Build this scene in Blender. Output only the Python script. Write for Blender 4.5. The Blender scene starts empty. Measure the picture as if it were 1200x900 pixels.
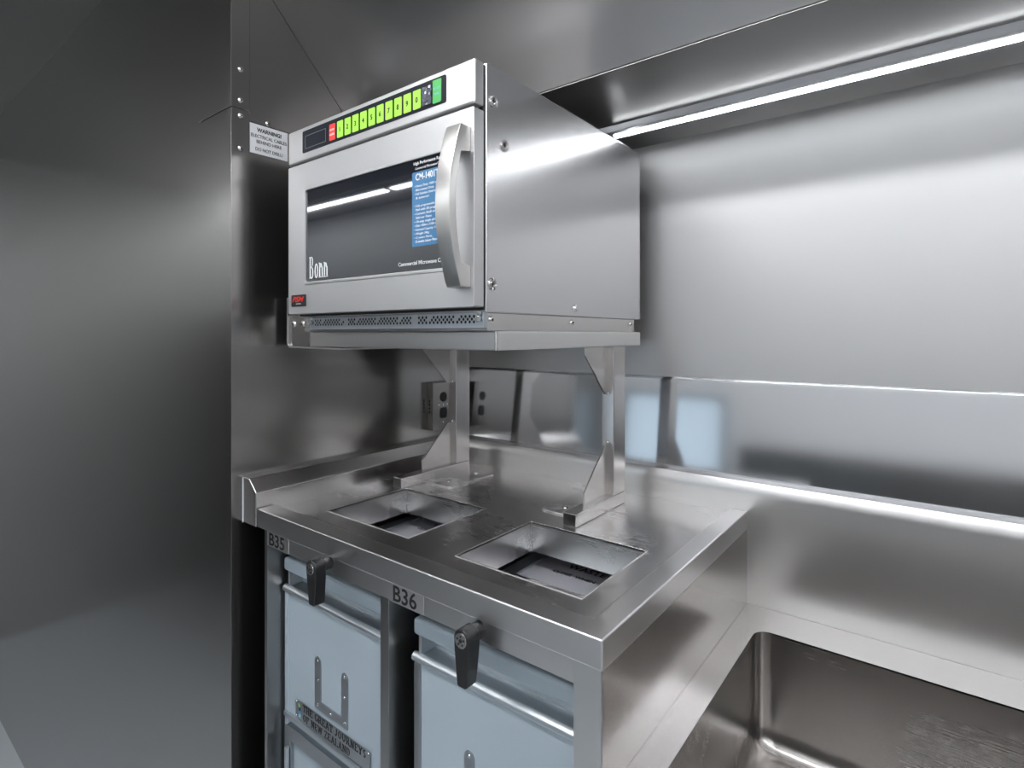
import bpy, bmesh, math, random
from mathutils import Vector, Matrix
random.seed(7)
SC = bpy.context.scene
COL = SC.collection
R = math.radians
ZC = 1.40            # height of the lens above the floor; heights below are given from the lens

# ------------------------------------------------------------------ camera, world, exposure
cam = bpy.data.cameras.new('camera'); camo = bpy.data.objects.new('camera', cam); COL.objects.link(camo)
cam.sensor_width = 36.0; cam.lens = 649.23 / 1200 * 36.0
cam.shift_y = -(450 - 392.12) / 1200
cam.clip_start = 0.02
camo.location = (0, 0, ZC)
camo.rotation_euler = (R(90), 0, R(37.952))
SC.camera = camo
SC.view_settings.view_transform = 'Standard'; SC.view_settings.look = 'None'
SC.view_settings.gamma = 1.0; SC.view_settings.use_curve_mapping = False
SC.view_settings.exposure = 0.0
w = bpy.data.worlds.new('world'); SC.world = w; w.use_nodes = True
w.node_tree.nodes['Background'].inputs[0].default_value = (0.74, 0.88, 1.0, 1)
w.node_tree.nodes['Background'].inputs[1].default_value = 1.2
SC.cycles.use_denoising = True; SC.cycles.use_adaptive_sampling = False; SC.cycles.sample_clamp_indirect = 6.0
REAR_LED, FRONT_LED, CEIL_LED = 18.0, 32.0, 26.0

# ------------------------------------------------------------------ materials
def sock(b, *names):
    for n in names:
        if n in b.inputs: return b.inputs[n]
def plain(name, col, rough=0.5, metal=0.0, spec=0.5, coat=0.0, emit=0.0, noise=0.0, nscale=60):
    m = bpy.data.materials.new(name); m.use_nodes = True
    nt = m.node_tree; b = nt.nodes['Principled BSDF']
    b.inputs['Base Color'].default_value = (*col, 1); b.inputs['Roughness'].default_value = rough
    b.inputs['Metallic'].default_value = metal
    sock(b, 'Specular IOR Level', 'Specular').default_value = spec
    if coat: sock(b, 'Coat Weight', 'Coat').default_value = coat
    if emit:
        sock(b, 'Emission Color', 'Emission').default_value = (*col, 1)
        b.inputs['Emission Strength'].default_value = emit
    if noise:
        tc = nt.nodes.new('ShaderNodeTexCoord'); n = nt.nodes.new('ShaderNodeTexNoise')
        n.inputs['Scale'].default_value = nscale; n.inputs['Detail'].default_value = 4
        nt.links.new(tc.outputs['Object'], n.inputs['Vector'])
        mr = nt.nodes.new('ShaderNodeMapRange')
        mr.inputs[3].default_value = max(0.02, rough - noise); mr.inputs[4].default_value = min(1, rough + noise)
        nt.links.new(n.outputs[0], mr.inputs[0]); nt.links.new(mr.outputs[0], b.inputs['Roughness'])
    return m
def steel(name, col=(0.6, 0.59, 0.585), rough=0.28, stretch=(3, 260, 260), var=0.002, bump=0.0, smudge=0.008, cvar=0.0):
    m = bpy.data.materials.new(name); m.use_nodes = True
    nt = m.node_tree; L = nt.links; b = nt.nodes['Principled BSDF']
    b.inputs['Metallic'].default_value = 1.0; b.inputs['Base Color'].default_value = (*col, 1)
    tc = nt.nodes.new('ShaderNodeTexCoord'); mp = nt.nodes.new('ShaderNodeMapping')
    mp.inputs['Scale'].default_value = stretch
    L.new(tc.outputs['Object'], mp.inputs['Vector'])
    n = nt.nodes.new('ShaderNodeTexNoise'); n.inputs['Scale'].default_value = 1; n.inputs['Detail'].default_value = 3
    L.new(mp.outputs[0], n.inputs['Vector'])
    n2 = nt.nodes.new('ShaderNodeTexNoise'); n2.inputs['Scale'].default_value = 7; n2.inputs['Detail'].default_value = 5
    L.new(tc.outputs['Object'], n2.inputs['Vector'])
    a = nt.nodes.new('ShaderNodeMapRange'); a.inputs[1].default_value = 0.3; a.inputs[2].default_value = 0.7
    a.inputs[3].default_value = rough - var; a.inputs[4].default_value = rough + var
    L.new(n.outputs[0], a.inputs[0])
    c = nt.nodes.new('ShaderNodeMapRange'); c.inputs[1].default_value = 0.15; c.inputs[2].default_value = 0.85
    c.inputs[3].default_value = -smudge; c.inputs[4].default_value = smudge
    L.new(n2.outputs[0], c.inputs[0])
    s = nt.nodes.new('ShaderNodeMath'); s.operation = 'ADD'; s.use_clamp = True
    L.new(a.outputs[0], s.inputs[0]); L.new(c.outputs[0], s.inputs[1]); L.new(s.outputs[0], b.inputs['Roughness'])
    if bump:
        bp = nt.nodes.new('ShaderNodeBump'); bp.inputs['Strength'].default_value = bump; bp.inputs['Distance'].default_value = 0.001
        L.new(n.outputs[0], bp.inputs['Height']); L.new(bp.outputs[0], b.inputs['Normal'])
    return m
M = {}
M['steel_x'] = steel('brushed_steel_lengthwise', (0.78, 0.77, 0.765), 0.30, (6, 900, 900))
M['steel_deck'] = steel('brushed_steel_deck', (0.78, 0.765, 0.76), 0.27, (8, 700, 700), 0.002, 0.0, 0.015)
M['steel_y'] = steel('brushed_steel_crosswise', (0.66, 0.64, 0.63), 0.25, (900, 6, 900))
M['steel_z'] = steel('brushed_steel_upright', (0.76, 0.755, 0.75), 0.28, (900, 900, 6))
M['steel_wall'] = steel('matt_steel_sheet', (0.55, 0.55, 0.553), 0.48, (8, 600, 600))
M['steel_low'] = steel('satin_steel_sheet', (0.60, 0.61, 0.63), 0.10, (700, 700, 6))
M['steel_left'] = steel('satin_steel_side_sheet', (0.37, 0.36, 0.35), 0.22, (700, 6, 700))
M['steel_ceil'] = steel('satin_steel_overhead', (0.52, 0.51, 0.505), 0.30, (8, 600, 600))
M['steel_shell'] = steel('oven_shell_steel', (0.68, 0.675, 0.685), 0.25, (600, 6, 600))
M['steel_door'] = steel('oven_door_steel', (0.67, 0.665, 0.67), 0.46, (600, 600, 600))
M['steel_sink'] = steel('sink_steel', (0.60, 0.585, 0.575), 0.25, (8, 700, 700))
M['steel_tube'] = steel('tube_steel', (0.60, 0.58, 0.57), 0.26, (700, 700, 8))
M['steel_bowl_shade'] = steel('shaded_bowl_steel', (0.36, 0.345, 0.335), 0.27, (8, 700, 700))  # bowl colour darkened for the shade inside it
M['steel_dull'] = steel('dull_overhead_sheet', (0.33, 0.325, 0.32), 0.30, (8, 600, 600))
M['steel_end'] = steel('brushed_end_steel', (0.50, 0.48, 0.465), 0.24, (900, 6, 900))
M['white_wall'] = plain('white_wall_panel', (0.78, 0.79, 0.80), 0.5, noise=0.05)
M['pane'] = plain('clear_pane', (0.95, 0.98, 1.0), 0.02); M['pane'].node_tree.nodes['Principled BSDF'].inputs['Transmission Weight'].default_value = 1.0
M['zinc'] = steel('zinc_plate', (0.58, 0.63, 0.68), 0.30, (90, 90, 90))
M['chrome'] = plain('bright_screw_metal', (0.75, 0.74, 0.73), 0.16, 1.0)
M['handle'] = steel('handle_steel', (0.68, 0.665, 0.65), 0.30, (200, 200, 4))
M['dark_gap'] = plain('black_gap', (0.012, 0.012, 0.013), 0.6)
M['black'] = plain('black_plastic', (0.012, 0.012, 0.013), 0.34, noise=0.06, nscale=200)
M['glass'] = plain('dark_oven_glass', (0.010, 0.012, 0.018), 0.03, 0.0, 1.0, 0.8)
M['panel_black'] = plain('black_key_panel', (0.010, 0.012, 0.020), 0.35, 0, 0.25)
M['lime'] = plain('lime_key', (0.42, 0.83, 0.09), 0.4, noise=0.05)
M['green'] = plain('green_key', (0.10, 0.50, 0.13), 0.35, noise=0.05)
M['red'] = plain('red_key', (0.85, 0.06, 0.05), 0.4, noise=0.05)
M['redink'] = plain('red_ink', (0.75, 0.03, 0.02), 0.45)
M['white'] = plain('white_ink', (0.85, 0.86, 0.88), 0.5)
M['greyink'] = plain('grey_ink', (0.18, 0.19, 0.21), 0.5)
M['ink'] = plain('black_ink', (0.012, 0.012, 0.012), 0.5)
M['blue'] = plain('blue_sticker', (0.05, 0.19, 0.38), 0.35, noise=0.04)
M['sign'] = plain('white_sign', (0.72, 0.73, 0.76), 0.4, noise=0.05)
M['label'] = plain('clear_label', (0.80, 0.79, 0.785), 0.36, 1.0, noise=0.05)
M['cart'] = plain('pale_blue_grey_paint', (0.38, 0.45, 0.505), 0.42, 0.0, 0.5, noise=0.06, nscale=30)
M['cart_far'] = plain('light_blue_paint', (0.80, 0.88, 0.94), 0.45)
M['cart_metal'] = steel('anodised_aluminium', (0.60, 0.64, 0.67), 0.42, (6, 700, 700))
M['cart_grey'] = steel('grey_aluminium', (0.40, 0.42, 0.44), 0.36, (400, 400, 400))
M['cart_dark'] = plain('dark_cart_trim', (0.03, 0.03, 0.033), 0.4)
M['lid'] = plain('flap_lid_paint', (0.42, 0.42, 0.46), 0.35, 0.2, noise=0.05)
M['floor'] = plain('pale_blue_vinyl', (0.62, 0.66, 0.70), 0.45, noise=0.1, nscale=20)
M['led'] = plain('lit_diffuser', (0.95, 0.98, 1.0), 0.5, emit=REAR_LED)
M['led2'] = plain('lit_front_diffuser', (0.95, 0.98, 1.0), 0.5, emit=FRONT_LED)
M['led3'] = plain('fill_ceiling_diffuser', (0.97, 0.98, 1.0), 0.5, emit=CEIL_LED)
M['alu'] = steel('lamp_aluminium', (0.50, 0.51, 0.53), 0.35, (4, 120, 120))
M['dgreen'] = plain('icon_green', (0.25, 0.42, 0.12), 0.5)
M['dblue'] = plain('icon_navy', (0.01, 0.02, 0.07), 0.5)
M['cyan'] = plain('icon_cyan', (0.02, 0.30, 0.55), 0.5)
M['pale'] = plain('icon_pale', (0.30, 0.62, 0.75), 0.5)
M['film'] = plain('peeling_film', (0.10, 0.11, 0.14), 0.12, 0.0, 0.8)
M['rubber'] = plain('black_rubber', (0.02, 0.02, 0.02), 0.6)

# ------------------------------------------------------------------ mesh helpers
WO = {}                    # world origin of each object
def rel(p): return Vector((p[0], p[1], p[2] + ZC))
class B:
    def __init__(self): self.bm = bmesh.new()
    def _merge(self, bm, bev, seg, ang=30):
        bmesh.ops.recalc_face_normals(bm, faces=bm.faces)
        if bev > 0:
            es = [e for e in bm.edges if len(e.link_faces) == 2 and e.calc_face_angle(0) > R(ang)]
            bmesh.ops.bevel(bm, geom=es, offset=bev, segments=seg, affect='EDGES', profile=0.5, clamp_overlap=True)
        me = bpy.data.meshes.new('tmp'); bm.to_mesh(me); bm.free()
        self.bm.from_mesh(me); bpy.data.meshes.remove(me)
    def box(self, x0, x1, y0, y1, z0, z1, bev=0.0, seg=2):
        b = bmesh.new()
        v = [b.verts.new((x, y, z)) for x in (x0, x1) for y in (y0, y1) for z in (z0, z1)]
        for f in ((0,1,3,2),(4,6,7,5),(0,4,5,1),(2,3,7,6),(0,2,6,4),(1,5,7,3)): b.faces.new([v[i] for i in f])
        self._merge(b, bev, seg); return self
    def prism(self, poly, axis, a0, a1, bev=0.0, seg=2, ang=30):
        b = bmesh.new()
        def P(p, a):
            return {'X': (a, p[0], p[1]), 'Y': (p[0], a, p[1]), 'Z': (p[0], p[1], a)}[axis]
        lo = [b.verts.new(P(p, a0)) for p in poly]; hi = [b.verts.new(P(p, a1)) for p in poly]
        n = len(poly)
        b.faces.new(lo); b.faces.new(hi[::-1])
        for i in range(n): b.faces.new((lo[i], hi[i], hi[(i+1) % n], lo[(i+1) % n]))
        self._merge(b, bev, seg, ang); return self
    def plate(self, outer, holes, axis, a0, a1, bev=0.0, seg=2):
        """sheet with holes, thickness a0..a1"""
        b = bmesh.new()
        def P(p, a):
            return {'X': (a, p[0], p[1]), 'Y': (p[0], a, p[1]), 'Z': (p[0], p[1], a)}[axis]
        es = []; loops = []
        for lp in [outer] + holes:
            vs = [b.verts.new(P(p, a0)) for p in lp]; loops.append(vs)
            for i in range(len(vs)): es.append(b.edges.new((vs[i], vs[(i+1) % len(vs)])))
        bmesh.ops.triangle_fill(b, use_beauty=True, use_dissolve=False, edges=es)
        base = list(b.faces)
        up = {}
        for v in list(b.verts):
            c = list(v.co); c['XYZ'.index(axis)] = a1; up[v] = b.verts.new(c)
        for f in base: b.faces.new([up[v] for v in reversed(f.verts)])
        for vs in loops:
            for i in range(len(vs)):
                p, q = vs[i], vs[(i+1) % len(vs)]
                b.faces.new((p, q, up[q], up[p]))
        self._merge(b, bev, seg); return self
    def cyl(self, p0, p1, r0, r1=None, n=24, bev=0.0, seg=2):
        r1 = r0 if r1 is None else r1
        p0, p1 = Vector(p0), Vector(p1); d = (p1 - p0).normalized()
        u = d.orthogonal().normalized(); v = d.cross(u)
        b = bmesh.new()
        lo = [b.verts.new(p0 + (u*math.cos(t) + v*math.sin(t))*r0) for t in [2*math.pi*i/n for i in range(n)]]
        hi = [b.verts.new(p1 + (u*math.cos(t) + v*math.sin(t))*r1) for t in [2*math.pi*i/n for i in range(n)]]
        b.faces.new(lo[::-1]); b.faces.new(hi)
        for i in range(n): b.faces.new((lo[i], lo[(i+1) % n], hi[(i+1) % n], hi[i]))
        self._merge(b, bev, seg, 50); return self
    def dome(self, c, axis, r, h, n=20, rings=5):
        c = Vector(c); d = Vector(axis).normalized(); u = d.orthogonal().normalized(); v = d.cross(u)
        b = bmesh.new(); prev = None
        for k in range(rings):
            a = math.pi/2*k/rings; rr = r*math.cos(a); hh = h*math.sin(a)
            ring = [b.verts.new(c + d*hh + (u*math.cos(t)+v*math.sin(t))*rr) for t in [2*math.pi*i/n for i in range(n)]]
            if prev:
                for i in range(n): b.faces.new((prev[i], prev[(i+1) % n], ring[(i+1) % n], ring[i]))
            else: b.faces.new(ring[::-1])
            prev = ring
        top = b.verts.new(c + d*h)
        for i in range(n): b.faces.new((prev[i], prev[(i+1) % n], top))
        self._merge(b, 0, 1); return self
    def ring(self, c, axis, r0, r1, h, n=24):
        """flat washer ring"""
        c = Vector(c); d = Vector(axis).normalized(); u = d.orthogonal().normalized(); v = d.cross(u)
        b = bmesh.new(); L = []
        for rr, hh in ((r1, 0), (r1, h*0.6), ((r0+r1)/2, h), (r0, h*0.6), (r0, 0)):
            L.append([b.verts.new(c + d*hh + (u*math.cos(t)+v*math.sin(t))*rr) for t in [2*math.pi*i/n for i in range(n)]])
        for a, q in zip(L, L[1:]):
            for i in range(n): b.faces.new((a[i], a[(i+1) % n], q[(i+1) % n], q[i]))
        self._merge(b, 0, 1); return self
    def build(self, name, mat, parent=None, origin=None, smooth=35):
        bm = self.bm
        xs = [v.co for v in bm.verts]
        if origin is None:
            lo = Vector((min(p.x for p in xs), min(p.y for p in xs), min(p.z for p in xs)))
            hi = Vector((max(p.x for p in xs), max(p.y for p in xs), max(p.z for p in xs)))
            origin = Vector(((lo.x+hi.x)/2, (lo.y+hi.y)/2, lo.z))
        origin = Vector(origin)
        bmesh.ops.translate(bm, verts=bm.verts, vec=-origin)
        me = bpy.data.meshes.new(name); bm.to_mesh(me); bm.free()
        me.materials.append(M[mat])
        for p in me.polygons: p.use_smooth = True
        me.set_sharp_from_angle(angle=R(smooth))
        o = link(name, me, origin, parent)
        wn = o.modifiers.new('weighted_normals', 'WEIGHTED_NORMAL'); wn.keep_sharp = True; wn.weight = 100
        return o
def link(name, data, origin, parent=None):
    o = bpy.data.objects.new(name, data); COL.objects.link(o)
    g = rel(origin); WO[o.name] = g
    if parent is not None:
        o.parent = parent; o.location = g - WO[parent.name]
    else: o.location = g
    return o
def thing(name, label, cat, at, group=None):
    o = link(name, None, Vector(at)); o.empty_display_size = 0.05
    return tag(o, label, cat, group)
def tag(o, label, cat, group=None):
    o['label'] = label; o['category'] = cat
    if group: o['group'] = group
    return o
def struct(o): o['kind'] = 'structure'; return o
def rrect(x0, x1, y0, y1, r, n=5):
    out = []
    for cx, cy, a in ((x1-r, y1-r, 0), (x0+r, y1-r, 90), (x0+r, y0+r, 180), (x1-r, y0+r, 270)):
        for i in range(n+1):
            t = R(a + 90*i/n); out.append((cx + r*math.cos(t), cy + r*math.sin(t)))
    return out
def rect(x0, x1, y0, y1): return [(x0, y0), (x1, y0), (x1, y1), (x0, y1)]
# directions a text can face: (right, up, out)
FACE = {'-Y': (Vector((1,0,0)), Vector((0,0,1)), Vector((0,-1,0))),
        '+X': (Vector((0,1,0)), Vector((0,0,1)), Vector((1,0,0))),
        '+Z': (Vector((1,0,0)), Vector((0,1,0)), Vector((0,0,1)))}
def text_mesh(lines):
    """lines: (string, x, y, cap height, width or None, align, shear, bold) -> one bmesh in a flat XY plane"""
    bm = bmesh.new()
    for (s, x, y, h, wd, al, sh, bold) in lines:
        cu = bpy.data.curves.new('t', 'FONT'); cu.body = s; cu.size = 1.0; cu.extrude = 0.0
        cu.offset = bold; cu.shear = sh; cu.resolution_u = 3
        ob = bpy.data.objects.new('t', cu)
        COL.objects.link(ob); bpy.context.view_layer.update()
        dg = bpy.context.evaluated_depsgraph_get()
        me = bpy.data.meshes.new_from_object(ob.evaluated_get(dg))
        bpy.data.objects.remove(ob); bpy.data.curves.remove(cu)
        xs = [v.co.x for v in me.vertices]; x0, x1 = min(xs), max(xs)
        sy = h / 0.70; sx = (wd / (x1 - x0)) if wd else sy * 0.92
        off = {'L': 0, 'C': -(x1-x0)*sx/2, 'R': -(x1-x0)*sx}[al]
        for v in me.vertices: v.co = ((v.co.x - x0)*sx + off + x, v.co.y*sy + y, 0)
        bm.from_mesh(me); bpy.data.meshes.remove(me)
    return bm
def put_text(name, lines, face, at, mat, parent, bm=None):
    """text in a plane: u,v of the lines measured from 'at'"""
    bm = bm or text_mesh(lines)
    r, u, o = FACE[face]; at = Vector(at)
    bmesh.ops.remove_doubles(bm, verts=bm.verts, dist=1e-7)
    ex = bmesh.ops.extrude_face_region(bm, geom=list(bm.faces))
    vs = [g for g in ex['geom'] if isinstance(g, bmesh.types.BMVert)]
    bmesh.ops.translate(bm, verts=vs, vec=(0, 0, 0.00025))
    for v in bm.verts: v.co = at + r*v.co.x + u*v.co.y + o*(v.co.z + 0.0001)
    bmesh.ops.recalc_face_normals(bm, faces=bm.faces)
    q = B(); q.bm.free(); q.bm = bm
    return q.build(name, mat, parent)
# heavy slab-serif capitals drawn from strokes, on a unit 1 high
SL = {
 'T': (0.78, [('v',.39,0,1),('h',.02,.76,1),('s',.39,0),('d',.05,1,.05,.74),('d',.73,1,.73,.74)]),
 'H': (0.86, [('v',.18,0,1),('v',.68,0,1),('h',.18,.68,.5),('s',.18,0),('s',.68,0),('s',.18,1),('s',.68,1)]),
 'E': (0.76, [('v',.18,0,1),('h',.02,.70,1),('h',.02,.70,0),('h',.18,.5,.5),('d',.68,0,.68,.26),('d',.68,1,.68,.76)]),
 'G': (0.86, [('a',.42,.5,.36,.5,40,330),('v',.74,.05,.45),('h',.5,.86,.45)]),
 'R': (0.86, [('v',.18,0,1),('s',.18,0),('h',.02,.45,1),('h',.18,.45,.48),('a',.45,.74,.23,.26,-90,90),('k',.45,.48,.74,0),('s',.74,0)]),
 'A': (0.88, [('k',.16,0,.44,1),('k',.72,0,.44,1),('h',.28,.60,.33),('s',.14,0),('s',.74,0)]),
 'J': (0.66, [('v',.44,.22,1),('s',.44,1),('a',.26,.22,.18,.22,180,360)]),
 'O': (0.86, [('a',.43,.5,.35,.5,0,360)]),
 'U': (0.86, [('v',.18,.3,1),('v',.68,.3,1),('a',.43,.3,.25,.3,180,360),('s',.18,1),('s',.68,1)]),
 'N': (0.88, [('v',.18,0,1),('v',.70,0,1),('k',.18,1,.70,0),('s',.18,0),('s',.18,1),('s',.70,1)]),
 'Y': (0.86, [('v',.43,0,.45),('k',.14,1,.43,.45),('k',.72,1,.43,.45),('s',.43,0),('s',.14,1),('s',.72,1)]),
 'S': (0.72, [('a',.36,.74,.27,.26,30,270),('a',.36,.26,.27,.26,-150,90)]),
 'F': (0.74, [('v',.18,0,1),('h',.02,.68,1),('h',.18,.5,.5),('s',.18,0),('d',.66,1,.66,.76)]),
 'W': (1.16, [('k',.14,1,.34,0),('k',.58,1,.34,0),('k',.58,1,.80,0),('k',1.02,1,.80,0),('s',.14,1),('s',1.02,1)]),
 'Z': (0.74, [('h',.06,.68,1),('h',.06,.68,0),('k',.10,0,.62,1),('d',.08,1,.08,.78),('d',.66,0,.66,.22)]),
 'L': (0.74, [('v',.18,0,1),('h',.02,.68,0),('s',.18,1),('d',.66,0,.66,.28)]),
 'D': (0.86, [('v',.18,0,1),('h',.02,.42,1),('h',.02,.42,0),('a',.42,.5,.34,.5,-90,90)]),
 'B': (0.80, [('v',.16,0,1),('h',.0,.42,1),('h',.0,.42,0),('h',.16,.42,.52),('a',.40,.77,.24,.24,-90,90),('a',.40,.26,.30,.27,-90,90)]),
 'o': (0.70, [('a',.35,.33,.30,.34,0,360)]),
 'n': (0.72, [('v',.15,0,.66),('v',.55,0,.48),('a',.35,.46,.20,.2,0,180),('s',.15,0),('s',.55,0),('d',.0,.66,.15,.66)]),
}
def slab_text(s, x, y, h, width, tv=0.17, thn=0.085):
    bm = bmesh.new()
    def quad(a, b, t):
        a, b = Vector(a), Vector(b); d = (b-a).normalized(); n = Vector((-d.y, d.x))*t/2
        bm.faces.new([bm.verts.new((*q, 0)) for q in (a-n, b-n, b+n, a+n)])
    adv = sum(SL[c][0] + .06 if c != ' ' else .42 for c in s)
    sx = width/adv; cx = 0; z = 0
    for ch in s:
        if ch == ' ': cx += .42; continue
        wd, st = SL[ch]
        n0 = len(bm.verts)
        for k in st:
            if k[0] == 'v': quad((k[1], k[2]), (k[1], k[3]), tv)
            elif k[0] == 'h':
                yy = min(max(k[3], thn/2), 1-thn/2); quad((k[1], yy), (k[2], yy), thn)
            elif k[0] == 's':
                yy = min(max(k[2], thn/2), 1-thn/2); quad((k[1]-.17, yy), (k[1]+.17, yy), thn)
            elif k[0] == 'd': quad((k[1], k[2]), (k[3], k[4]), thn*1.2)
            elif k[0] == 'k': quad((k[1], k[2]), (k[3], k[4]), tv*.9)
            elif k[0] == 'a':
                _, ax, ay, rx, ry, t0, t1 = k; n = 14
                for i in range(n):
                    a, b = R(t0+(t1-t0)*i/n), R(t0+(t1-t0)*(i+1)/n)
                    def rim(t, inner):
                        ix, iy = (rx - tv*.95, ry - thn) if inner else (rx, ry)
                        return (ax + ix*math.cos(t), ay + iy*math.sin(t), 0)
                    bm.faces.new([bm.verts.new(p) for p in (rim(a,0), rim(b,0), rim(b,1), rim(a,1))])
        bm.verts.ensure_lookup_table()
        for v in bm.verts[n0:]:
            v.co = (x + (cx + v.co.x)*sx, y + v.co.y*h, z)
        cx += wd + .06; z += 0
    for f in bm.faces:
        f.normal_update()
        if f.normal.z < 0: f.normal_flip()
    return bm

# ================================================================== ROOM SHELL
XL, YW = -0.940, 0.996
ZF, ZT = -ZC, 0.80
struct(B().box(-3.4, 2.4, -1.25, 1.06, ZF-.06, ZF).build('floor', 'floor'))
struct(B().box(-3.4, 2.4, -1.25, 0.50, ZT, ZT+.06).build('ceiling', 'steel_ceil'))
# rear wall: matt upper sheet, lower sheet standing 11 mm proud with a chamfered top lip
struct(B().box(-1.00, 2.4, YW, 1.06, ZF, ZT+.06).build('wall_back', 'steel_wall'))
lw = struct(B().prism([(YW-.0003, -.262), (.981, -.262), (.9932, -.0850), (YW-.0003, -.0775)], 'X', XL, 2.4, .0006).build('trim_1', 'steel_low'))
# left wall sheet and the partition that turns away from it
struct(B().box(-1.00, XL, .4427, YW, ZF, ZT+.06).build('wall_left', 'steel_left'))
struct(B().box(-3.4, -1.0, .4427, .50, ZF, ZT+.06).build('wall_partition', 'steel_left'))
def angle_trim(name, z0, z1):
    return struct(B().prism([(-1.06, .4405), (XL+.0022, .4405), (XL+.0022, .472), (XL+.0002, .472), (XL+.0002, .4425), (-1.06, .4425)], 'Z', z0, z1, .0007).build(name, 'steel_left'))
def button_screw(parent, c, axis, r=.005, h=.003, name='screw', mat='chrome'):
    c = Vector(c); a = Vector(axis)
    s = B().dome(c, a, r, h).build(name, mat, parent)
    B().cyl(c + a*h*.9, c + a*(h+.0003), r*.35, n=6).build('socket', 'dark_gap', s)
    return s
t2 = angle_trim('trim_2', .3826, ZT); t3 = angle_trim('trim_3', ZF, .3806)
for z in (.448, .3956): button_screw(t2, (XL+.0022, .4565, z), (1, 0, 0))
for z in (.3696, .3148): button_screw(t3, (XL+.0022, .4565, z), (1, 0, 0))
# upper cover sheet on the left wall, its edge runs above the sign
up = struct(B().box(XL+.0001, XL+.0012, .4725, .99, .3665, ZT).build('trim_4', 'steel_left'))
button_screw(up, (XL+.0012, .5045, .3712), (1, 0, 0), .0045)
# raised panel overhead: sloping front, flat underside, slanted return to the wall
struct(B().prism([(.2685, ZT+.05), (.2685, ZT+.002), (.3175, ZT), (.714, .3806), (.945, .3806), (YW-.0005, .3600), (YW-.0005, ZT+.05)], 'X', XL+.0014, 2.4, .0012).build('trim_5', 'steel_ceil'))
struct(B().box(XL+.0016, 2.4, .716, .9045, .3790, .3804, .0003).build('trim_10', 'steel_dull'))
# upstand that runs along the rear wall behind the counter and the sink
struct(B().prism([(.9828, -.2420), (.958, -.2420), (.947, -.2625), (.947, -.80), (.9818, -.80), (.9818, -.250)], 'X', XL+.001, 2.4, .0012).build('trim_6', 'steel_x'))
# far side of the aisle, behind the lens
WX0, WX1, WZ0, WZ1 = -1.50, -.92, -.62, -.06
struct(B().plate(rect(-3.4, 2.4, ZF, ZT+.06), [rect(WX0, WX1, WZ0, WZ1)], 'Y', -1.11, -1.05).build('wall_front', 'white_wall'))
win = struct(B().plate(rrect(WX0-.02, WX1+.02, WZ0-.02, WZ1+.02, .03), [rrect(WX0+.012, WX1-.012, WZ0+.012, WZ1-.012, .03)], 'Y', -1.056, -1.040, .002).build('added_window', 'alu'))  # unseen window added to give the bluish reflection in the rear sheet
B().box(WX0+.002, WX1-.002, -1.085, -1.080, WZ0+.002, WZ1-.002).build('pane', 'pane', win)
struct(B().box(-3.46, -3.4, -1.25, .50, ZF, ZT+.06).build('wall_end_left', 'steel_wall'))
struct(B().box(2.4, 2.46, -1.25, 1.06, ZF, ZT+.06).build('wall_end_right', 'steel_wall'))

# ================================================================== LAMPS
lamp = thing('strip_lamp', 'long slim lit strip lamp under the steel overhead panel along the rear wall', 'lamp', (.9, .92, .36))
B().prism([(.905, .3804), (.909, .369), (.9125, .3668), (.932, .3605), (.938, .364), (.942, .3804)], 'X', -.62, 2.3, .0006).build('housing', 'alu', lamp)
B().prism([(.9155, .3660), (.9151, .3644), (.9240, .3616), (.9250, .3630)], 'X', -.478, 2.28, .0003).build('diffuser', 'led', lamp)
# lamps out of view: strip under the opposite cupboards; ceiling panels added for front light
ocab = struct(B().prism([(-1.0495, .738), (-.74, .738), (-.68, ZT-.001), (-1.0495, ZT-.001)], 'X', -3.38, 2.35, .002).build('trim_7', 'steel_ceil'))
for i, (xa, xb) in enumerate(((-3.35, -2.18), (-2.155, 1.2))):
    lamp2 = thing('strip_lamp', ('short lit strip lamp' if i == 0 else 'long lit strip lamp') + ' under the cupboards across the aisle, reflected in the oven window', 'lamp', ((xa+xb)/2, -.80, .716))
    B().box(xa, xb, -.825, -.775, .720, .7376, .002).build('housing', 'alu', lamp2)
    B().box(xa+.012, xb-.012, -.818, -.782, .717, .7198, .0005).build('diffuser', 'led2', lamp2)
for i, (x0, x1) in enumerate(((-1.05, -.1), (.1, 1.05), (1.25, 2.2))):
    lp = thing('fill_ceiling_lamp', 'unseen flat lamp added on the aisle ceiling, ' + ('leftmost of the three', 'middle of the three', 'rightmost of the three')[i], 'lamp', ((x0+x1)/2, -.08, ZT-.02), 'added ceiling lamps')
    B().box(x0, x1, -.16, 0.0, ZT-.018, ZT-.0005, .003).build('housing', 'alu', lp)
    B().box(x0+.01, x1-.01, -.15, -.01, ZT-.021, ZT-.0178, .001).build('diffuser', 'led3', lp)
# unseen cupboards put across the aisle, either side of the window, to shape reflections
struct(B().box(-.70, 2.2, -1.0495, -.52, -.31, -.27, .003).box(-.70, 2.2, -1.0495, -.56, ZF+.001, -.31).build('trim_8', 'steel_dull'))
struct(B().box(-.69, 2.19, -.5595, -.530, ZF+.06, -.70, .004).build('pale_reflector', 'white_wall'))  # pale panel added as a reflector to brighten the counter front
struct(B().box(-3.39, -1.60, -1.0495, -.62, ZF+.001, .10, .003).build('dark_reflection_block', 'steel_dull'))  # tall dark block added to darken what the steel under the shelf reflects

# ================================================================== COUNTER
bench = thing('counter', 'stainless steel counter with two square waste openings, built over the two carts', 'counter', (-.573, .70, ZF))
ZD, ZB = -.2945, -.287                  # recessed deck, raised border
H1 = (-.512, -.3195, .536, .706); H2 = (-.8115, -.6125, .541, .711)      # right and left opening
hole = lambda h: rect(h[0], h[1], h[2], h[3])
B().plate(rect(-.8945, -.262, .476, .9465), [hole(H1), hole(H2)], 'Z', ZD-.002, ZD).build('deck', 'steel_deck', bench)
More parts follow.
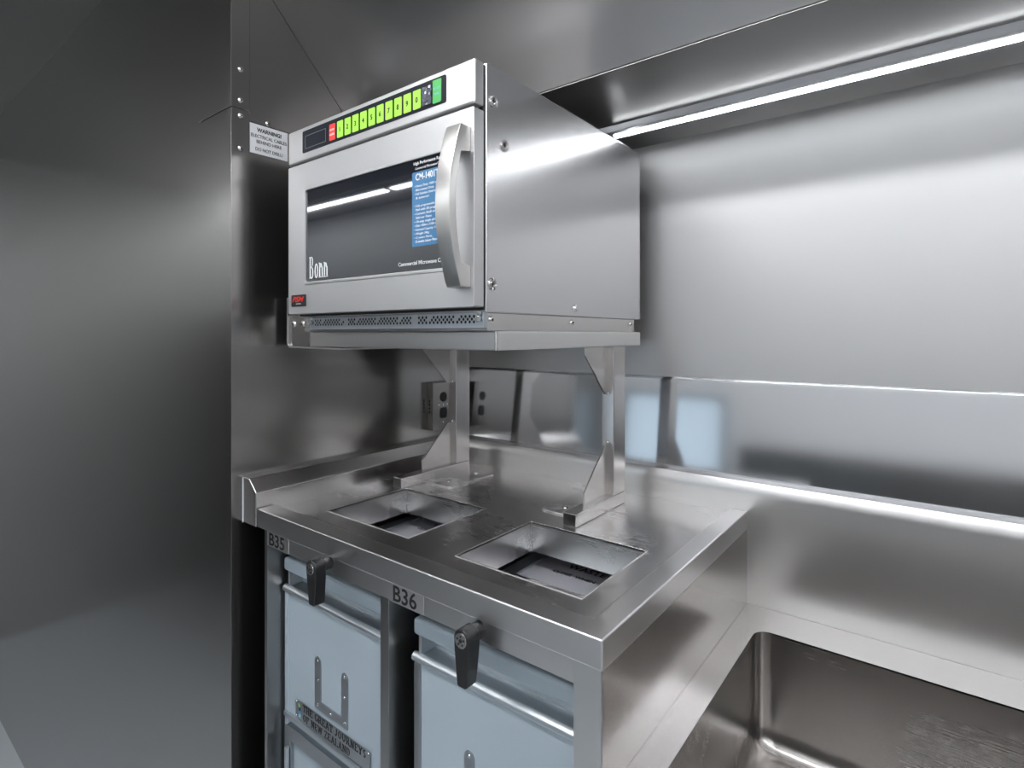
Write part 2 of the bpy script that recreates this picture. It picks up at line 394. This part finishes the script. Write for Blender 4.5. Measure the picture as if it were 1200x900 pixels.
# raised border: front edge with a 30 mm drop, right edge with the end panel
B().prism([(-.8925, .462), (-.2527, .462), (-.2527, .9465), (-.2805, .9465), (-.2805, .4935), (-.8925, .4935)], 'Z', -.3175, ZB, .0022, 3).build('raised_border', 'steel_x', bench)
B().box(-.2545, -.2528, .4622, .9465, -.80, -.3165, .0005).build('end_panel', 'steel_end', bench)
B().box(-.2855, -.2530, .4622, .50, ZF+.002, -.316, .0018).build('leg', 'steel_z', bench)
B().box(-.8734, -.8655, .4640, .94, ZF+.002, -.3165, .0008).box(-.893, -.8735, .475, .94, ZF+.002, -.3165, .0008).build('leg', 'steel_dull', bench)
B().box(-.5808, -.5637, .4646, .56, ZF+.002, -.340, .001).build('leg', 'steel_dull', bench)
fas = B().box(-.8734, -.2855, .4648, .468, -.3415, -.3168, .0008).build('fascia', 'steel_x', bench)
B().prism([(-.9395, -.318), (-.8950, -.318), (-.8950, -.2615), (-.9185, -.2415), (-.9395, -.2415)], 'Y', .4605, .9465, .0016, 3).build('upstand', 'steel_y', bench)
B().box(-.9408+.0012, -.9372, .4592, .4604, -.3185, -.2425, .0003).build('sealant', 'sign', bench)
for h in (H1, H2):
    B().plate(rect(h[0]-.0018, h[1]+.0018, h[2]-.0018, h[3]+.0018), [hole(h)], 'Z', -.3405, ZD+.0010, .0006).cyl((h[0]+.0006, h[3]-.0006, -.340), (h[0]+.0006, h[3]-.0006, ZD), .0013, n=8).cyl((h[1]-.0006, h[3]-.0006, -.340), (h[1]-.0006, h[3]-.0006, ZD), .0013, n=8).build('chute', 'steel_deck', bench)
# turn latches
def latch(px, pz, tilt):
    prof = []
    for t in range(0, 181, 15): prof.append((.0118*math.cos(R(t)), .0118*math.sin(R(t))))
    prof += [(-.0112, -.012), (-.0072, -.0485), (-.0058, -.0515), (.0058, -.0515), (.0072, -.0485), (.0112, -.012)]
    ca, sa = math.cos(tilt), math.sin(tilt)
    prof = [(px + x*ca - z*sa, pz + x*sa + z*ca) for x, z in prof]
    l = B().prism(prof, 'Y', .4345, .4525, .0022, 3, 40).cyl((px, .4525, pz), (px, .4647, pz), .0095).build('turn_latch', 'black', bench)
    B().cyl((px, .4348, pz), (px, .4332, pz), .0082, bev=.0005).build('lock', 'chrome', l)
    k = B()
    for i in range(5):
        a = i*2*math.pi/5 + .3
        k.cyl((px+.0047*math.cos(a), .4332, pz+.0047*math.sin(a)), (px+.0047*math.cos(a), .4329, pz+.0047*math.sin(a)), .0012, n=10)
    k.cyl((px, .4332, pz), (px, .4329, pz), .0022, n=12).build('keyhole', 'dark_gap', l)
latch(-.694, -.3255, R(2)); latch(-.408, -.3280, R(0))
for s, x0, x1, xr in (('B35', -.8585, -.8135, -.8015), ('B36', -.5540, -.5105, -.4985)):
    lab = B().prism(rrect(x0-.008, xr, -.3412, -.3178, .003), 'Y', .4642, .4649).build('number_label', 'label', fas)
    put_text('number', [(s, 0, 0, .0195, x1-x0, 'L', 0, .012)], '-Y', (x0, .4641, -.3385), 'ink', lab)

# ================================================================== SINK
sink = thing('sink', 'stainless steel sink with a deep rounded bowl, set lower beside the counter', 'sink', (.1, .70, ZF))
bowl_o = rrect(-.2195, .28, .50, .8735, .022, 7)
B().plate(rect(-.2526, .42, .44, .9465), [bowl_o], 'Z', -.4395, -.4370).box(-.2526, .42, .4405, .4425, -.60, -.4372).build('rim', 'steel_sink', sink)
bb = bmesh.new(); prev = None
steps = [(0, -.4372), (0, -.575), (.002, -.588), (.007, -.597), (.014, -.6025), (.022, -.605)]
for d, z in steps:
    lp = [bb.verts.new((x, y, z)) for x, y in rrect(-.2195+d, .28-d, .50+d, .8735-d, max(.022-d*.2, .01), 7)]
    if prev:
        n = len(lp)
        for i in range(n): bb.faces.new((prev[i], prev[(i+1) % n], lp[(i+1) % n], lp[i]))
    prev = lp
bb.faces.new(prev)
q = B(); q._merge(bb, 0, 1); q.build('bowl', 'steel_bowl_shade', sink, smooth=60)
B().ring((.03, .70, -.605), (0, 0, 1), .028, .043, .003).build('drain', 'chrome', sink)

# ================================================================== WASTE CARTS
def make_cart(name, label, xl, yf, nameplate):
    W, D = .2555, .40
    xr = xl + W; zt = -.3660
    t = thing(name, label, 'cart', ((xl+xr)/2, yf+.2, ZF), 'waste carts under the counter')
    # walls with an open top, so the flap lid lies inside
    b = B()
    b.box(xl, xl+.012, yf+.032, yf+D, ZF+.10, zt-.002, .003).box(xr-.012, xr, yf+.032, yf+D, ZF+.10, zt-.002, .003)
    b.box(xl, xr, yf+D-.012, yf+D, ZF+.10, zt-.002, .003).box(xl, xr, yf+.032, yf+D, ZF+.10, ZF+.112, .002)
    b.box(xl+.001, xr-.001, yf+.030, yf+.036, -.42, zt-.002)
    b.build('body', 'cart_metal', t)
    B().box(xl+.0015, xr-.0015, yf+.001, yf+.034, zt-.0215, zt, .0045, 3).build('top_rail', 'cart', t)
    for bx_ in (xl+.007, xr-.0125): B().box(bx_, bx_+.0055, yf+.006, yf+.030, -.4135, zt-.0205, .0008).build('rail_bracket', 'cart_metal', t)
    # grip shelf with a rounded front bead
    B().box(xl+.001, xr-.001, yf+.004, yf+.031, -.4185, -.4135, .0008).build('grip_shelf', 'cart_metal' if not nameplate else 'cart_grey', t)
    B().prism([(yf+.0075, -.4115), (yf+.0035, -.4125), (yf+.0008, -.4150), (yf, -.4185), (yf+.0012, -.4215), (yf+.005, -.4235), (yf+.0075, -.4235)], 'X', xl-.0006, xr+.0006, .0006).build('bead', 'cart_metal', t)
    zb = -.600 if nameplate else ZF+.11
    dp = B().box(xl+.012, xr-.012, yf+.0055, yf+.032, ZF+.11, -.4240, .001).build('front_panel', 'cart', t)
    for x in ((xl, xl+.0125), (xr-.0125, xr)):
        B().box(x[0], x[1], yf+.0035, yf+.032, ZF+.11, -.4232, .002).build('stile', 'cart_grey' if not nameplate else 'cart', t)
    B().box(xl-.0022, xl, yf+.008, yf+.016, -.482, -.458, .0006).build('clip', 'cart_metal', t)
    # riveted U-shaped card holder
    hx0, hx1, hz1, hz0 = xl+.0875, xl+.1715, -.4985, -.5795
    u = [(hx0, hz0), (hx1, hz0)]
    def arch(cx, r): return [(cx + r*math.cos(R(a)), hz1 - r + r*math.sin(R(a))) for a in range(0, 181, 20)]
    sw = .0155
    u += arch(hx1-sw/2, sw/2) + [(hx1-sw, hz0+.0135), (hx0+sw, hz0+.0135)] + arch(hx0+sw/2, sw/2)
    ch = B().prism(u, 'Y', yf+.0038, yf+.0056, .0003).build('card_holder', 'cart_grey', t)
    for rx, rz in ((hx0+sw/2, hz1-.006), (hx0+sw/2, hz1-.036), (hx0+sw/2, hz0+.007), (hx1-sw/2, hz1-.006), (hx1-sw/2, hz1-.036), (hx1-sw/2, hz0+.007), ((hx0+hx1)/2, hz0+.0065)):
        B().dome((rx, yf+.0038, rz), (0, -1, 0), .0022, .0011, 12, 4).build('rivet', 'chrome', ch)
    if nameplate:
        px0, px1, pz0, pz1 = xl+.0345, xl+.2245, -.6155, -.5865
        npl = B().prism(rrect(px0, px1, pz0, pz1, .002), 'Y', yf+.0030, yf+.0037, .0002).build('name_plate', 'cart_grey', t)
        bm = slab_text('THE GREAT JOURNEYS', 0, .0145, .0108, .161)
        tmp = bpy.data.meshes.new('tmp'); b2 = slab_text('OF NEW ZEALAND', .0, -.0005, .0108, .124)
        b2.to_mesh(tmp); b2.free(); bm.from_mesh(tmp); bpy.data.meshes.remove(tmp)
        put_text('lettering', None, '-Y', (px0+.0215, yf+.0029, pz0+.0025), 'ink', npl, bm)
        for i, mt in enumerate(('dgreen', 'dblue', 'cyan', 'pale')):
            B().box(px0+.010, px0+.0145, yf+.0025, yf+.0031, pz1-.0045-(i+1)*.0052, pz1-.0045-i*.0052).build('colour_block', mt, npl)
        for rx, rz in ((px0+.003, pz0+.003), (px1-.003, pz0+.003), (px0+.003, pz1-.003), (px1-.003, pz1-.003)):
            B().dome((rx, yf+.0030, rz), (0, -1, 0), .0015, .0008, 10, 3).build('rivet', 'chrome', npl)
        # lower door: lip, rounded frame, inset panel
        B().box(xl+.004, xr-.004, yf-.0005, yf+.0055, -.6245, -.6170, .0012).build('lip', 'cart_metal', t)
        fr = B().plate(rrect(xl+.010, xr-.010, ZF+.14, -.6330, .010), [rect(xl+.028, xr-.028, ZF+.17, -.6560)], 'Y', yf-.002, yf+.0058, .003, 3).build('lower_door', 'cart_grey', t)
        B().box(xl+.026, xr-.026, yf+.0040, yf+.0054, ZF+.16, -.650).build('inset_panel', 'cart', fr)
        B().cyl((xl+.024, yf-.006, -.72), (xl+.024, yf-.006, -.665), .004, bev=.001).build('hinge', 'cart_metal', fr)
    # top frame and flap lid, seen through the counter opening
    zl = -.3720
    B().plate(rect(xl+.0115, xr-.0115, yf+.034, yf+D-.0115), [rect(xl+.026, xr-.026, yf+.179, yf+.345)], 'Z', zt-.006, zt-.002, .0006).build('top_frame', 'cart_metal', t)
    lid = B().prism([(xl+.014, -.3685), (xl+.028, zl), (xr-.028, zl), (xr-.014, -.3685), (xr-.014, -.3765), (xl+.014, -.3765)], 'Y', yf+.196, yf+.352, .0004).build('flap_lid', 'lid', t)
    B().cyl((xl+.018, yf+.187, zl-.001), (xr-.018, yf+.187, zl-.001), .0062, bev=.001).build('hinge_rod', 'chrome', lid)
    for x in (xl+.021, xr-.021): B().dome((x, yf+.201, zl+.0005), (0, 0, 1), .003, .002, 12, 4).build('rivet', 'chrome', lid)
    put_text('lettering', [('CLOSE  WHEN  NOT  IN  USE', 0, -.0006, .0078, .150, 'L', 0, .02)], '+Z', (xl+.0610, yf+.2400, zl), 'ink', lid)
    put_text('lettering', [('WASTE', 0, .0, .0150, .066, 'L', 0, .015)], '+Z', (xl+.073, yf+.2655, zl), 'ink', lid)
    for cx in (xl+.04, xr-.04):
        for cy in (yf+.07, yf+D-.05):
            B().cyl((cx-.011, cy, ZF+.0405), (cx+.011, cy, ZF+.0405), .040, bev=.004).box(cx-.016, cx+.016, cy-.012, cy+.012, ZF+.075, ZF+.1005, .002).build('castor', 'rubber', t)
    return t
make_cart('waste_cart', 'pale blue-grey waste cart with a lettered name plate, under the B35 label', -.8595, .487, True)
c2 = make_cart('waste_cart', 'pale blue-grey waste cart without a name plate, under the B36 label', -.5470, .4875, False)
c2.rotation_euler.z = R(1.0)

# ================================================================== OVEN SHELF ON TWO LEGS
shelf = thing('oven_shelf', 'steel shelf on two braced legs standing on the counter under the oven', 'shelf', (-.648, .80, ZD))
B().box(-.855, -.441, .534, .950, -.0202, .0044, .0018, 3).build('tray', 'steel_x', shelf)
B().cyl((-.4418, .5345, -.0195), (-.4418, .5345, .0038), .0022, n=12).build('weld', 'chrome', shelf)
def leg_frame(x0, x1, ya, yb, py0, side):
    ft = B().box(x0, x1, ya, yb, ZD+.0002, ZD+.0205, .0018).build('foot_bar', 'steel_tube', shelf)
    B().box(x0+.0012, x1-.0012, ya-.0010, ya+.004, ZD+.0014, ZD+.0193, .0008).build('end_cap', 'black', ft)
    B().box(x0+.0003, x1-.0003, py0, yb-.0003, ZD+.0204, -.0200, .0018).build('post', 'steel_tube', shelf)
    xm = (x0+x1)/2; zf = ZD+.0203
    B().prism([(.767, zf), (.767, zf+.022), (.838, -.186), (py0+.001, -.184), (py0+.001, zf)], 'X', xm-.0015, xm+.0015, .0004).build('gusset', 'steel_tube', shelf)
    B().prism([(.770, -.0201), (.770, -.034), (.836, -.101), (py0+.001, -.102), (py0+.001, -.0201)], 'X', xm-.0015, xm+.0015, .0004).build('gusset', 'steel_tube', shelf)
    for z in (-.184, -.100): B().dome((xm, py0-.0005, z), (0, -1, 0), .003, .002, 10, 3).build('weld', 'chrome', shelf)
    X0, X1 = (x1-.001, x1+.070) if side > 0 else (x0-.070, x0+.001)
    pl = B().prism(rrect(X0, X1, .763, .896, .008), 'Z', ZD+.0002, ZD+.0028, .0004).build('base_plate', 'steel_deck', shelf)
    bx = (X0+X1)/2 + side*.004
    for by in (.792, .874): B().dome((bx, by, ZD+.0028), (0, 0, 1), .0055, .0032).build('bolt', 'chrome', pl)
leg_frame(-.465, -.4412, .724, .890, .847, -1)
leg_frame(-.8385, -.8150, .702, .896, .853, 1)
# angle strap on the wall side with its screwed plate
st = B().prism([(-.921, .0654), (-.9188, .0654), (-.9188, -.0135), (-.9165, -.0185), (-.9115, -.0210), (-.757, -.0222), (-.757, -.0244), (-.912, -.0232), (-.9182, -.0200), (-.921, -.0140)], 'Y', .530, .64, .0003).build('strap', 'steel_x', shelf)
pl = B().prism([(-.9187, .034), (-.862, .034), (-.862, .020), (-.8552, .008), (-.8552, -.0200), (-.9130, -.0205), (-.9187, -.0130)], 'Y', .534, .537, .0003).build('end_plate', 'steel_left', shelf)
for x in (-.903, -.8745): button_screw(pl, (x, .534, .0185), (0, -1, 0), .0058, .0032)

# ================================================================== MICROWAVE OVEN
ov = thing('microwave_oven', 'large stainless steel microwave oven with a row of lime green number keys', 'microwave', (-.648, .74, .0044))
x0, x1 = -.855, -.441
B().box(x0, x1, .5146, .9482, .0272, .3333, .0016, 3).build('shell', 'steel_shell', ov)
B().box(x0+.004, x1-.004, .5215, .932, .0046, .0273, .0008).build('base', 'steel_y', ov)
B().box(x0+.006, x1-.004, .5125, .5148, .030, .331).build('door_gap', 'dark_gap', ov)
# control panel
cp = B().box(x0, -.4427, .495, .5128, .2782, .3325, .0030, 3).build('control_panel', 'steel_door', ov)
kp = B().prism(rrect(-.8118, -.4901, .2905, .3253, .0025), 'Y', .4941, .4952, .0002).build('key_panel', 'panel_black', cp)
dsp = B().plate(rrect(-.8035, -.7475, .2960, .3165, .001), [rrect(-.8028, -.7482, .2967, .3158, .0008)], 'Y', .4938, .4942).build('display_outline', 'greyink', kp)
def key(name, xa, xb, za, zb, mat, lines, ink):
    k = B().prism(rrect(xa, xb, za, zb, .0014), 'Y', .4932, .4942, .0003).build(name, mat, kp)
    if lines: put_text('legend', lines, '-Y', ((xa+xb)/2, .4931, (za+zb)/2), ink, k)
key('stop_key', -.7371, -.7222, .2940, .3188, 'red', [('STOP', 0, .0018, .0030, .0105, 'C', 0, .01), ('CLEAR', 0, -.0050, .0030, .0115, 'C', 0, .01)], 'white')
for i, d in enumerate('1234567890'):
    xa = -.7174 + i*.01863
    key('number_key', xa, xa+.0148, .2942, .3190, 'lime', [(d, 0, -.004, .0070, None, 'C', 0, .012)], 'ink')
key('start_key', -.5129, -.4976, .2930, .3224, 'green', [('START', 0, .002, .0028, .0115, 'C', 0, .0), ('TIME', 0, -.0050, .0028, .0095, 'C', 0, .0)], 'pale')
fl = bmesh.new()
gx, gz = 7, 8; grid = {}
for i in range(gx+1):
    for j in range(gz+1):
        grid[i, j] = fl.verts.new((-.5325+.018*i/gx, .4935-.0016*abs(random.gauss(0, .6)), .2945+.024*j/gz))
for i in range(gx):
    for j in range(gz): fl.faces.new((grid[i, j], grid[i+1, j], grid[i+1, j+1], grid[i, j+1]))
q = B(); q._merge(fl, 0, 1); q.build('peeling_film', 'film', kp, smooth=5)
arc = B()
for a in range(200, 340, 14):
    p = (-.5245+.0055*math.cos(R(a)), .4915, .3055+.0065*math.sin(R(a))); r_ = (-.5245+.0055*math.cos(R(a+13)), .4915, .3055+.0065*math.sin(R(a+13)))
    arc.cyl(p, r_, .0006, n=6)
arc.cyl((-.5195, .4915, .3055), (-.5215, .4915, .3045), .0006, n=6).build('scuff_mark', 'greyink', kp)
# door: stainless face with a window opening and raised rim
dr = thing_door = None
dr = B().plate(rrect(x0, -.4437, .0335, .2742, .002, 2), [rrect(-.8062, -.4880, .0818, .2318, .005)], 'Y', .495, .5128, .0022, 3).build('door', 'steel_door', ov)
B().plate(rrect(-.8090, -.4855, .0790, .2345, .0065), [rrect(-.8040, -.4900, .0838, .2298, .0035)], 'Y', .4938, .4965, .0008).build('window_rim', 'steel_door', dr)
gl = B().prism(rrect(-.8062, -.4880, .0818, .2318, .005), 'Y', .4962, .5000).build('window_pane', 'glass', dr)
YG = .4961
bm = slab_text('Bonn', 0, 0, .0345, .052, .17, .05)
put_text('lettering', None, '-Y', (-.7952, YG, .0885), 'white', gl, bm)
put_text('lettering', [('Commercial Microwave Oven', 0, 0, .0052, .092, 'L', 0, .008)], '-Y', (-.5815, YG, .0918), 'white', gl)
sk = B().prism(rrect(-.5540, -.4950, .1155, .2130, .001), 'Y', YG-.0003, YG).build('sticker', 'blue', gl)
put_text('lettering', [('High Performance Range', .003, .0985+.0085, .0040, .056, 'L', 0, .006), ('Commercial Microwave Oven', .006, .0985+.0022, .0032, .050, 'L', 0, 0)], '-Y', (-.5540, YG, .1155), 'white', gl)
ls = [('CM-1401T', .007, .0865, .0085, .043, 'L', 0, .02)]
for i, s in enumerate(('• Heavy Duty 1400 watt', '  Microwave Oven', '• Full Stainless Steel interior', '  & exterior', '', '• Fully programmable Touch', '  Pad with 20 programs', '• Ceramic Shelf with', '  Stirrer Fans', '• 10 amp single phase', '• Dim: 420w x 510d x 335h', '• Internal Capacity 17 litre', '• Weight 34kg', '• 2 years Parts,')):
    if s: ls.append((s.strip() if s[0] == '•' else s, .005 if s[0] == '•' else .0075, .0775-i*.0052, .0030, min(.050, .0021*len(s)), 'L', 0, .004))
ls.append(('12 months Labour Warranty', .007, .0775-14*.0052, .0033, .047, 'L', 0, .012))
put_text('lettering', ls, '-Y', (-.5540, YG-.0003, .1155), 'white', sk)
bg = B().prism(rrect(-.8445, -.8020, .0453, .0645, .002), 'Y', .4940, .4951, .0003).build('badge', 'black', dr)
put_text('lettering', [('PSM', 0, 0, .0082, .034, 'C', .35, .02)], '-Y', (-.8240, .4939, .0530), 'redink', bg)
put_text('lettering', [('service', 0, 0, .0026, .014, 'C', 0, 0)], '-Y', (-.8230, .4939, .0488), 'sign', bg)
# bowed grab handle
zt_, zb_ = .2500, .0567; ip, ib = .2165, .0865
outer = []
for i in range(17):
    t = i/16; z = zt_ + (zb_-zt_)*t
    outer.append((.4777 - .0195*math.sin(math.pi*t)**.9 if 0 < t < 1 else .4777, z))
inner = []
for i in range(17):
    t = i/16; z = ib + (ip-ib)*t
    tt = (zt_-z)/(zt_-zb_)
    inner.append((.4777 - .0195*math.sin(math.pi*tt)**.9 + .0118, z))
poly = outer + [(.4951, zb_), (.4951, ib-.004)] + inner + [(.4951, ip+.004)] + [(.4951, zt_)]
hb = bmesh.new()
for xx in (0,):
    pass
hd = B().prism(poly, 'X', -.473, -.449, .0014, 2, 40); hb.free()
hd.build('handle', 'handle', dr)
# perforated air inlet
def grille():
    b = bmesh.new()
    ya, z0, z1 = .5190, .0125, .0265
    segs = [(-.818, -.735), (-.728, -.580), (-.570, -.462)]
    hw, hh = .0035, .0035
    xs0, xs1 = -.825, -.447
    def q(xa, xb, za, zb): b.faces.new([b.verts.new(p) for p in ((xa, ya, za), (xb, ya, za), (xb, ya, zb), (xa, ya, zb))])
    q(xs0, xs1, .0085, z0); q(xs0, xs1, z1, .0300)
    edges = [xs0] + [v for s in segs for v in s] + [xs1]
    for i in range(0, len(edges), 2): q(edges[i], edges[i+1], z0, z1)
    nrow = 4
    for sa, sb in segs:
        ncol = int((sb-sa)/hw)
        w_ = (sb-sa)/ncol; h_ = (z1-z0)/nrow
        for i in range(ncol+1):
            for j in range(nrow+1):
                if (i+j) % 2: continue
                cx, cz = sa+i*w_, z0+j*h_
                cor = [(cx+w_, cz), (cx, cz+h_), (cx-w_, cz), (cx, cz-h_)]
                cl = lambda p: (min(max(p[0], sa), sb), min(max(p[1], z0), z1))
                edge = (i in (0, ncol)) or (j in (0, nrow))
                blank = ((i//2) % 7 == 3 and j >= 2)
                if edge or blank:
                    pts = []
                    for p in map(cl, cor):
                        if not pts or p != pts[-1]: pts.append(p)
                    if len(pts) > 1 and pts[0] == pts[-1]: pts.pop()
                    if edge and (i in (0, ncol)) and (j in (0, nrow)):
                        pts = [(cx, cz), cl((cx+w_, cz)) if i == 0 else cl((cx-w_, cz)), cl((cx, cz+h_)) if j == 0 else cl((cx, cz-h_))]
                    if len(pts) >= 3: b.faces.new([b.verts.new((x, ya, z)) for x, z in pts])
                    continue
                out = []
                for k in range(4):
                    a, c = cor[k], cor[(k+1) % 4]; out += [a, ((a[0]+c[0])/2, (a[1]+c[1])/2)]
                r_ = .0022
                inn = [(cx+r_*math.cos(k*math.pi/4), cz+r_*math.sin(k*math.pi/4)) for k in range(8)]
                vo = [b.verts.new((x, ya, z)) for x, z in out]; vi = [b.verts.new((x, ya, z)) for x, z in inn]
                for k in range(8): b.faces.new((vo[k], vo[(k+1) % 8], vi[(k+1) % 8], vi[k]))
    bmesh.ops.remove_doubles(b, verts=b.verts, dist=1e-6)
    ex = bmesh.ops.extrude_face_region(b, geom=list(b.faces))
    bmesh.ops.translate(b, verts=[g for g in ex['geom'] if isinstance(g, bmesh.types.BMVert)], vec=(0, .0006, 0))
    return b
q = B(); q._merge(grille(), 0, 1)
q.box(-.825, -.447, .5150, .5192, .0082, .0098, .0004).box(-.4485, -.4455, .5150, .5215, .0082, .0300, .0004).box(-.8262, -.8245, .5150, .5215, .0082, .0300, .0004)
vg = q.build('air_grille', 'zinc', ov)
B().box(-.8235, -.4490, .5199, .5214, .0098, .0290).build('dark_inlet', 'dark_gap', vg)
for x in (-.8215, -.4535):
    B().cyl((x, .5190, .0195), (x, .5125, .0195), .0042, n=20, bev=.0008).cyl((x, .5125, .0195), (x, .5105, .0195), .0028, n=12).build('thumb_screw', 'chrome', vg)
B().cyl((-.4530, .5190, .0265), (-.4530, .5140, .0265), .0035, n=16, bev=.0008).build('thumb_screw', 'chrome', vg)
# side screws: dished washers with cross heads
def dish_screw(y, z, r):
    s = B().ring((x1-.0002, y, z), (1, 0, 0), r*.62, r, .0022).build('screw', 'chrome', ov)
    B().dome((x1-.0008, y, z), (1, 0, 0), r*.62, .0016, 16, 4).build('screw_head', 'chrome', s)
    B().box(x1+.0004, x1+.0011, y-r*.38, y+r*.38, z-.0006, z+.0006).box(x1+.0004, x1+.0011, y-.0006, y+.0006, z-r*.38, z+r*.38).build('cross_slot', 'dark_gap', s)
for y, z in ((.5276, .2891), (.5495, .2400), (.5259, .0625)): dish_screw(y, z, .0078)
B().dome((x1-.0002, .7211, .0395), (1, 0, 0), .0060, .0040).build('screw', 'chrome', ov)
for y, z in ((.5275, .0185), (.7170, .0180), (.9150, .0180)): button_screw(ov, (x1-.004, y, z), (1, 0, 0), .0048, .003)

# ================================================================== SMALL WALL ITEMS
sg = thing('warning_sign', 'white warning sign about electrical cables on the left steel wall', 'sign', (XL+.0004, .507, .3135))
pl = B().box(XL+.0002, XL+.0014, .4726, .5420, .3135, .3645, .0003).build('plate', 'sign', sg)
put_text('lettering', [('WARNING!', 0, .0385, .0066, .045, 'C', 0, .03), ('ELECTRICAL CABLES', 0, .0280, .0058, .065, 'C', 0, .004), ('BEHIND HERE', 0, .0185, .0058, .046, 'C', 0, .004), ('DO NOT DRILL!', 0, .0055, .0058, .050, 'C', 0, .004)], '+X', (XL+.0014, .5073, .3135), 'ink', pl)
so = thing('socket_box', 'small steel socket box with two black outlets on the left wall behind the shelf leg', 'socket', (-.93, .919, -.220))
bx = B().box(XL+.0002, -.920, .886, .952, -.220, -.111, .0008).build('box', 'steel_left', so)
B().cyl((-.9203, .9195, -.145), (-.9192, .9195, -.145), .0115, bev=.0003).build('round_outlet', 'black', so)
B().prism([(.9195+.0115*math.cos(R(a))*1.05, -.1815+max(-.0125, min(.0125, .0165*math.sin(R(a))))) for a in range(0, 360, 12)], 'X', -.9203, -.9192).build('oval_outlet', 'black', so)
for y, z in ((.9195, -.163), (.9195, -.203), (.933, -.163), (.906, -.163)): B().dome((-.9201, y, z), (1, 0, 0), .0020, .001, 10, 3).build('screw', 'chrome', so)
for k in range(4): B().box(-.9325, -.9285, .8856, .8862, -.155-k*.0085, -.1505-k*.0085).build('switch', 'dark_gap', so)
